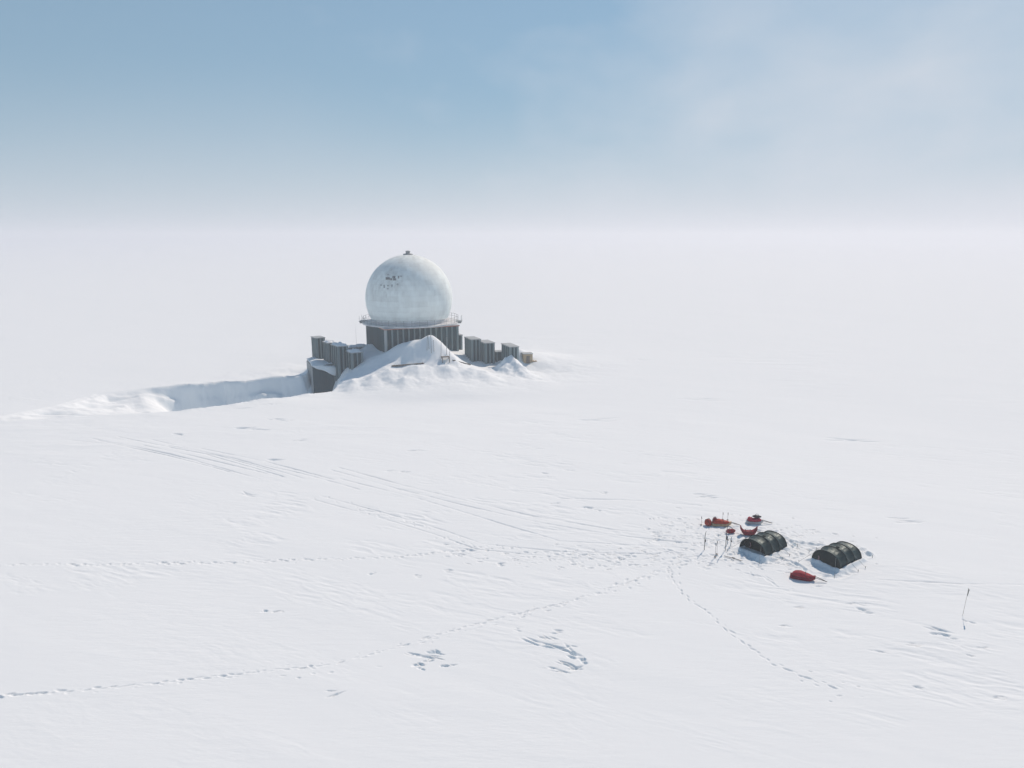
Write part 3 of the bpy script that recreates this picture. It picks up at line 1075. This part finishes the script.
def tent(mf, axis, across, W, label, recess):
    Ht = 1.22
    z = float(base(mf.x + axis.x * TL / 2, mf.y + axis.y * TL / 2))
    t = thing('tunnel_tent', label, 'tent', (mf.x, mf.y, z), math.atan2(across.y, across.x), TG_)
    ys = [0.0, TL / 3, 2 * TL / 3, TL]
    hs = [0.93, 1.0, 0.97, 0.86]
    na, nl = 28, 36
    rt = random.Random(int(W * 100))

    def section(y):
        k = min(2, int(y / TL * 3 - 1e-9))
        f = y / TL * 3 - k
        h = hs[k] + (hs[k + 1] - hs[k]) * f
        sag = 1 - 0.085 * math.sin(PI * f) ** 1.2
        return h * sag, (0.985 + 0.015 * h) * (1 - .035 * math.sin(PI * f))

    def arch(y, k, grow=0.0):
        h, wf = section(y)
        a = PI * k / na
        c, s = math.cos(a), math.sin(a)
        return Vector((-(W / 2 * wf + grow) * math.copysign(abs(c) ** .85, c), y, (Ht * h + grow) * s ** .8 - .03))
    bm = bmesh.new()
    g = []
    for j in range(nl + 1):
        y = TL * j / nl
        row = []
        for k in range(na + 1):
            p = arch(y, k)
            f = (y / TL * 3) % 1
            wr = 0.030 * math.sin(PI * f) * math.sin(k * 1.3 + j * .35 + 2 * math.sin(k * .7))
            row.append(bm.verts.new(p + Vector((0, 0, wr))))
        g.append(row)
    for j in range(nl):
        for k in range(na):
            bm.faces.new((g[j][k], g[j][k + 1], g[j + 1][k + 1], g[j + 1][k]))
    fly = obj('fly_sheet', bm, 'tent', t, True)
    sd = fly.modifiers.new('thickness', 'SOLIDIFY')
    sd.thickness = 0.012
    for y in ys:
        bm = bmesh.new()
        tube(bm, [arch(y, k, .02) for k in range(na + 1)], .022, 6)
        obj('pole_sleeve', bm, 'sleeve', t, True)

    def endwall(y, bulge, name, mat, sgn):
        bm = bmesh.new()
        nq = 8
        cen = None
        rings = []
        for q in range(nq):
            f = 1 - q / nq
            ring = []
            for k in range(na + 1):
                p = arch(min(max(y, 0), TL), k)
                p = Vector((p.x * f * .985, y + sgn * bulge * (1 - f * f), p.z * f * .985 if q else p.z * .985))
                ring.append(bm.verts.new(p))
            rings.append(ring)
        for r0, r1 in zip(rings, rings[1:]):
            for k in range(na):
                bm.faces.new((r0[k], r0[k + 1], r1[k + 1], r1[k]))
        bm.faces.new(rings[-1])
        return obj(name, bm, mat, t, True)
    dr = endwall(recess if recess > 0 else 0.02, .16, 'door_panel', 'tent_in', 1 if recess > 0 else -1)
    endwall(TL - .02, .22, 'end_panel', 'tent', 1)
    # zip line of the door and a rolled flap tied at its left
    yd = recess + .14 if recess > 0 else -.17
    bm = bmesh.new()
    tube(bm, [(-.62 + .1 * math.sin(q * .5), (recess - .03 if recess > 0 else -.13), .12 + q * .09) for q in range(6)], .05, 7)
    obj('rolled_flap', bm, 'pink', t, True)
    bm = bmesh.new()
    lathe(bm, [(.13, -.02), (.14, .02), (.10, .06), (0, .08)], 12)
    vv = obj('vent_hood', bm, 'sleeve', t, True)
    pv = arch(TL * .5, na // 2)
    vv.location = pv + Vector((0, 0, -.0))
    for (y, k, dx, dy) in ((0, 8, -.7, -1.2), (0, na - 8, .7, -1.2), (TL, 8, -.6, 1.2), (TL, na - 8, .6, 1.2), (TL / 3, 6, -1.1, 0), (TL / 3, na - 6, 1.1, 0), (2 * TL / 3, 6, -1.1, 0), (2 * TL / 3, na - 6, 1.1, 0)):
        p = arch(y, k)
        bm = bmesh.new()
        tube(bm, [p, (p.x + dx, p.y + dy, .05)], .009, 5)
        tube(bm, [(p.x + dx, p.y + dy, -.2), (p.x + dx * 1.03, p.y + dy * 1.03, .16)], .02, 5)
        obj('guy_line', bm, 'line', t)
    return t


tent(*TENTS[0], 'dark green tunnel tent with open shaded front, left one beside the red sleds', .55)
tent(*TENTS[1], 'dark green tunnel tent with closed front, right one behind the lone red sled', 0)

# ------------------------------------------------------------------ sleds and bags
SG = 'loaded sleds of the expedition camp'


def sled(u, v, ang, L, W, label, hull, cover, kind='covered', group=SG):
    g = on_snow(u, v)
    s = thing('pulk_sled', label, 'sled', g + Vector((0, 0, .0)), ang, group)
    bm = bmesh.new()
    n = 12
    secs = []
    up = .45 if kind == 'open' else .18
    for k in range(n + 1):
        f = k / n
        x = -L / 2 + L * f
        w = W / 2 * (1 - .75 * max(0, (f - .7) / .3) ** 2 - .25 * max(0, (.15 - f) / .15) ** 2)
        lift = up * max(0, (f - .65) / .35) ** 2 + (up if kind == 'open' else 0.03) * max(0, (.3 - f) / .3) ** 2
        secs.append((x, w, lift - .04, lift + (.34 if kind == 'open' else .24)))
    loft(bm, secs, 16, 3.2)
    obj('hull', bm, hull, s, True)
    if cover:
        bm = bmesh.new()
        secs = []
        for k in range(n + 1):
            f = k / n
            x = -L / 2 * .92 + L * .9 * f
            env = min(1, f / .12, (1 - f) / .3) ** .6 if 0 < f < 1 else .12
            w = (W / 2 * .92) * max(.15, env)
            hgt = .26 + .26 * env * (1 + .25 * math.sin(f * 9 + u))
            if kind == 'open':
                hgt = .40 - .1 * math.sin(PI * f)
                secs.append((x * .7, w * .8, .08, hgt))
            else:
                secs.append((x, w, .17, hgt))
        loft(bm, secs, 16, 2.6, 0, .07, int(u))
        obj('cover', bm, cover, s, True)
    bm = bmesh.new()
    e = L / 2
    tube(bm, [(e - .05, -.12, .3), (e + .35, -.08, .2), (e + .8, 0, .07)], .022, 6)
    tube(bm, [(e - .05, .12, .3), (e + .35, .08, .2), (e + .8, 0, .07)], .022, 6)
    obj('tow_bar', bm, 'charcoal', s)
    for k in (.3, .6):
        bm = bmesh.new()
        x = -L / 2 + L * k
        tube(bm, [(x, W / 2 * .9 * math.cos(PI * q / 10), .22 + (.36 if kind != 'open' else .2) * math.sin(PI * q / 10)) for q in range(11)], .018, 5)
        obj('strap', bm, 'charcoal', s)
    return s


def bag(u, v, ang, L, W, Hb, label, mat, z=0.0, upright=False, group='bags lying about the camp', name='duffel_bag', at=None):
    g = Vector(at) if at is not None else on_snow(u, v)
    b = thing(name, label, 'bag', g + Vector((0, 0, z)), ang, group)
    bm = bmesh.new()
    secs = []
    for k in range(9):
        f = k / 8
        env = max(.35, math.sin(PI * min(max(f, .02), .98)) ** .35)
        secs.append((-L / 2 + L * f, W / 2 * env, Hb / 2 - Hb / 2 * env, Hb / 2 + Hb / 2 * env * (1 + .08 * math.sin(f * 7 + u))))
    loft(bm, secs, 14, 2.5, 0, .08, int(u * 3))
    obj('body', bm, mat, b, True)
    bm = bmesh.new()
    tube(bm, [(-L * .2, 0, Hb * .97), (-L * .1, 0, Hb + .1), (L * .1, 0, Hb + .1), (L * .2, 0, Hb * .97)], .02, 6)
    obj('handle', bm, 'charcoal', b)
    for f in (-.22, .22):
        bm = bmesh.new()
        tube(bm, [(L * f, W / 2 * 1.03 * math.cos(2 * PI * q / 14), Hb / 2 + Hb / 2 * 1.05 * math.sin(2 * PI * q / 14)) for q in range(15)], .016, 5, cap=False)
        obj('strap', bm, 'charcoal', b)
    return b


s1 = sled(721, 525.5, R(-4), 1.75, .62, 'long sled with tan hull and orange red cover, behind two round red bags', 'hull_tan', 'orange_red')
g1 = on_snow(708, 525.8)
bag(708, 525.8, R(20), .62, .62, .58, 'round orange red bag at the left end of the tan sled', 'orange_red', 0, False, 'bags lying about the camp', 'kit_bag', g1)
bag(714.6, 525, R(80), .42, .40, .66, 'narrow upright red bag between the round bag and the tan sled', 'red', 0, False, 'bags lying about the camp', 'kit_bag')
s2 = sled(754.5, 523.5, R(-6), 1.45, .6, 'grey sled with crimson cover, farthest back behind the left tent', 'hull_grey', 'crimson')
g2 = on_snow(754.5, 523.5)
bag(0, 0, R(-10), .75, .30, .24, 'dark charcoal bag strapped on top of the crimson covered sled', 'charcoal', .50, at=(g2.x + .18, g2.y + .05, g2.z))
bag(730.5, 533, R(12), .85, .42, .36, 'soft red bag lying on the snow left of the upturned sled', 'red')
sled(748.5, 535, R(-5), 1.4, .6, 'dark red open sled with both ends turned up, behind the left tent', 'dark_red', 'red', 'open')
sled(802.5, 579, R(-22), 1.75, .72, 'lone red covered sled in front of the right tent, trailing its tow bar', 'dark_red', 'red')

# ------------------------------------------------------------------ skis and poles stuck in the snow
KG = 'skis and ski poles planted beside the camp'


def ski_pole(u, vb, vt, label):
    g = on_snow(u, vb)
    h = P(u, vt, g.y).z - g.z
    o = thing('ski_pole', label, 'ski pole', g, 0, KG)
    o.rotation_euler = (R(rnd.uniform(-2, 2)), R(rnd.uniform(-2, 2)), 0)
    bm = bmesh.new()
    tube(bm, [(0, 0, -.25), (0, 0, h - .2)], .011, 6)
    obj('shaft', bm, 'charcoal', o)
    bm = bmesh.new()
    tube(bm, [(0, 0, h - .2), (0, 0, h - .1), (0, 0, h)], [.02, .022, .026], 8)
    tube(bm, [(0, 0, h - .05), (.05, 0, h - .16), (.03, 0, h - .26), (0, 0, h - .2)], .007, 5)
    obj('grip', bm, 'black', o)
    bm = bmesh.new()
    lathe(bm, [(.0, .07), (.09, .06), (.10, .08), (.02, .1)], 10)
    obj('basket', bm, 'black', o)
    return o


def ski(u, vb, vt, mat, label, lean=0.0):
    g = on_snow(u, vb)
    h = P(u, vt, g.y).z - g.z
    o = thing('ski', label, 'ski', g, R(25), KG)
    o.rotation_euler = (lean, R(rnd.uniform(-2, 2)), R(25))
    bm = bmesh.new()
    pts_ = [(0, -.25), (0, h * .3), (.02, h * .6), (.0, h * .85), (-.09, h)]
    prev = None
    for k, (y, z) in enumerate(pts_):
        w = .024 if k < 4 else .012
        ring = [bm.verts.new((sx_ * w, y + sy_ * .012, z)) for sx_, sy_ in ((-1, -1), (1, -1), (1, 1), (-1, 1))]
        if prev:
            for i in range(4):
                bm.faces.new((prev[i], prev[(i + 1) % 4], ring[(i + 1) % 4], ring[i]))
        else:
            bm.faces.new(ring)
        prev = ring
    bm.faces.new(prev)
    obj('blade', bm, mat, o)
    bm = bmesh.new()
    box(bm, -.04, .04, -.07, -.013, h * .42, h * .56)
    obj('binding', bm, 'black', o)
    return o


ski(704.3, 550.5, 531, 'ski_top', 'dark ski planted upright at the left edge of the camp below the round bag')
ski(725.2, 551.5, 524.5, 'ski_top', 'tall dark ski standing upright in front of the tan sled')
ski_pole(715.2, 558, 543, 'short ski pole nearest the viewer, between two upright dark skis')
ski_pole(716.8, 556, 541, 'pale thin ski pole just behind the short nearest one')
ski(727.3, 545, 535, 'blue_ski', 'short blue ski beside the tall dark one, left of the left tent')
ski(730.6, 546, 536, 'blue_ski', 'second short blue ski, the one closer to the left tent')
ski_pole(701.2, 526, 516.5, 'ski pole planted left of the round orange red bag')
ski_pole(727.6, 521, 512.5, 'ski pole standing behind the tan sled at its right end')
ski_pole(722.5, 520, 512.5, 'ski pole standing behind the middle of the tan sled')
# ski lying on the snow
A, B = on_snow(724, 557), on_snow(743, 562)
o = thing('ski', 'dark ski lying flat on the snow in front of the left tent', 'ski', A + Vector((0, 0, .06)), math.atan2((B - A).y, (B - A).x), KG)
L = (B - A).length
bm = bmesh.new()
loft(bm, [(0, .035, -.01, .015), (L * .5, .033, .0, .03), (L * .9, .036, -.01, .012), (L, .012, .06, .075)], 8, 4)
obj('blade', bm, 'charcoal', o)
bm = bmesh.new()
box(bm, L * .42, L * .56, -.035, .035, .031, .08)
obj('binding', bm, 'black', o)

# marker wand with a flag at the right
g = on_snow(962.6, 616)
ht = P(965, 588, g.y).z - g.z
wd = thing('marker_wand', 'thin bamboo marker wand with a small grey flag, alone at the right', 'marker wand', g)
wd.rotation_euler = (0, R(4), 0)
bm = bmesh.new()
tube(bm, [(0, 0, -.3), (0, 0, ht)], [.013, .008], 6)
obj('stick', bm, 'bamboo', wd)
bm = bmesh.new()
vv = []
for j in range(5):
    for i in range(6):
        vv.append(bm.verts.new((.008 + .020 * i * (1 - j * .08), .03 * math.sin(i * 1.4 + j * .4) * i / 5, ht - .02 - .12 * j - .03 * i)))
for j in range(4):
    for i in range(5):
        bm.faces.new((vv[j * 6 + i], vv[j * 6 + i + 1], vv[j * 6 + i + 7], vv[j * 6 + i + 6]))
fo = obj('flag', bm, 'line', wd, True)
fo.modifiers.new('thickness', 'SOLIDIFY').thickness = .006

# ------------------------------------------------------------------ haze
HAZE_D, HAZE_G = 0.0009, 0.2
bm = bmesh.new()
box(bm, -6900, 6900, -6900, 6900, -16, 40)
hz = obj('haze', bm, 'snow')
hz.data.materials.clear()
hm = bpy.data.materials.new('haze')
hm.use_nodes = True
hm.node_tree.nodes.clear()
out = hm.node_tree.nodes.new('ShaderNodeOutputMaterial')
pv = hm.node_tree.nodes.new('ShaderNodeVolumePrincipled')
pv.inputs['Color'].default_value = (0.853, 0.889, 0.938, 1)
pv.inputs['Density'].default_value = HAZE_D
pv.inputs['Anisotropy'].default_value = HAZE_G
hm.node_tree.links.new(pv.outputs[0], out.inputs['Volume'])
hz.data.materials.append(hm)
hz['kind'] = 'stuff'

# ------------------------------------------------------------------ sky, sun, camera
sc = bpy.context.scene
wld = bpy.data.worlds.new('World')
sc.world = wld
wld.use_nodes = True
nt = wld.node_tree
nt.nodes.clear()
N, L = nt.nodes.new, nt.links.new
wo = N('ShaderNodeOutputWorld')
bg = N('ShaderNodeBackground')
sky = N('ShaderNodeTexSky')
sky.sky_type = 'NISHITA'
sky.sun_disc = False
sky.sun_elevation = SUN_EL
sky.sun_rotation = SUN_AZ
sky.altitude = 2100
sky.air_density = 1.0
sky.dust_density = 0.0
sky.ozone_density = 1.5
bg.inputs['Strength'].default_value = 0.115
# thin high cloud and ice mist drifting over part of the sky
tc = N('ShaderNodeTexCoord')
mp = N('ShaderNodeMapping')
mp.inputs['Scale'].default_value = (1.0, 1.0, 1.7)
mp.inputs['Location'].default_value = (0.35, 0.2, 0.0)
ns = N('ShaderNodeTexNoise')
ns.inputs['Scale'].default_value = 5.5
ns.inputs['Detail'].default_value = 7
ns.inputs['Roughness'].default_value = 0.5
ns.inputs['Distortion'].default_value = 0.15
sep = N('ShaderNodeSeparateXYZ')
L(tc.outputs['Generated'], mp.inputs['Vector'])
L(mp.outputs['Vector'], ns.inputs['Vector'])
L(tc.outputs['Generated'], sep.inputs[0])


def wm(op, *a, clamp=False):
    n = N('ShaderNodeMath')
    n.operation = op
    n.use_clamp = clamp
    for i, x in enumerate(a):
        if isinstance(x, (int, float)):
            n.inputs[i].default_value = x
        else:
            L(x, n.inputs[i])
    return n.outputs[0]


side = wm('MULTIPLY_ADD', sep.outputs[0], 0.7, -0.04)             # more cloud to the right
bx_ = wm('DIVIDE', wm('SUBTRACT', sep.outputs[0], 0.37), 0.22)
bz_ = wm('DIVIDE', wm('SUBTRACT', sep.outputs[2], 0.19), 0.13)
blob = wm('POWER', 2.718, wm('MULTIPLY', wm('ADD', wm('MULTIPLY', bx_, bx_), wm('MULTIPLY', bz_, bz_)), -1.0))
side = wm('ADD', side, wm('MULTIPLY', blob, 0.62))
cov = wm('ADD', side, wm('MULTIPLY_ADD', ns.outputs['Fac'], 1.5, -0.72))
cov = wm('MULTIPLY', wm('MULTIPLY', cov, 0.9, clamp=True), wm('MULTIPLY_ADD', sep.outputs[2], -2.2, 1.25, clamp=True))
mix0 = N('ShaderNodeMix')
mix0.data_type = 'RGBA'
L(cov, mix0.inputs['Factor'])

mix0.inputs['B'].default_value = (5.2, 5.65, 6.3, 1)
# thin blue-grey ice veil over the lower sky
veil = N('ShaderNodeMix')
veil.data_type = 'RGBA'
L(wm('MULTIPLY_ADD', sep.outputs[2], -1.1, 0.92, clamp=True), veil.inputs['Factor'])

veil.inputs['B'].default_value = (2.3, 3.3, 4.25, 1)
# ground mist bank standing above the horizon
ns2 = N('ShaderNodeTexNoise')
ns2.inputs['Scale'].default_value = 3.0
ns2.inputs['Detail'].default_value = 3
L(tc.outputs['Generated'], ns2.inputs['Vector'])
L(veil.outputs['Result'], mix0.inputs['A'])
top = wm('MULTIPLY_ADD', ns2.outputs['Fac'], 0.10, 0.15)
low = wm('SUBTRACT', 1.0, wm('DIVIDE', sep.outputs[2], top), clamp=True)
low = wm('MULTIPLY', wm('POWER', low, 1.7), wm('MULTIPLY_ADD', sep.outputs[0], 0.3, 0.88, clamp=True))
mix = N('ShaderNodeMix')
mix.data_type = 'RGBA'
L(low, mix.inputs['Factor'])
L(mix0.outputs['Result'], mix.inputs['A'])
mix.inputs['B'].default_value = (5.95, 6.15, 6.75, 1)
bal = N('ShaderNodeMix')                                          # clear cold polar blue
bal.data_type = 'RGBA'
bal.blend_type = 'MULTIPLY'
bal.inputs['Factor'].default_value = 1.0
L(sky.outputs['Color'], bal.inputs['A'])
bal.inputs['B'].default_value = (1.0, 1.12, 0.99, 1)
L(bal.outputs['Result'], veil.inputs['A'])
L(mix.outputs['Result'], bg.inputs['Color'])
L(bg.outputs[0], wo.inputs['Surface'])

sl = bpy.data.lights.new('sun', 'SUN')
sl.energy = 3.65
sl.angle = R(0.6)
sl.color = (1.0, 0.81, 0.665)
so = bpy.data.objects.new('sun', sl)
C.objects.link(so)
sv = Vector((math.sin(SUN_AZ) * math.cos(SUN_EL), math.cos(SUN_AZ) * math.cos(SUN_EL), math.sin(SUN_EL)))
so.rotation_euler = sv.to_track_quat('Z', 'Y').to_euler()
so.location = (60, 80, 120)

cd = bpy.data.cameras.new('camera')
cd.sensor_width = 36
cd.lens = F / 1024 * 36
cd.clip_end = 30000
co_ = bpy.data.objects.new('camera', cd)
C.objects.link(co_)
co_.location = (0, 0, HC)
co_.rotation_euler = (PI / 2 - PITCH, 0, 0)
sc.camera = co_

sc.view_settings.view_transform = 'Standard'
sc.view_settings.look = 'None'
sc.view_settings.exposure = 0.05
sc.view_settings.gamma = 1.0
sc.cycles.use_denoising = True
sc.cycles.max_bounces = 8
sc.cycles.volume_bounces = 2
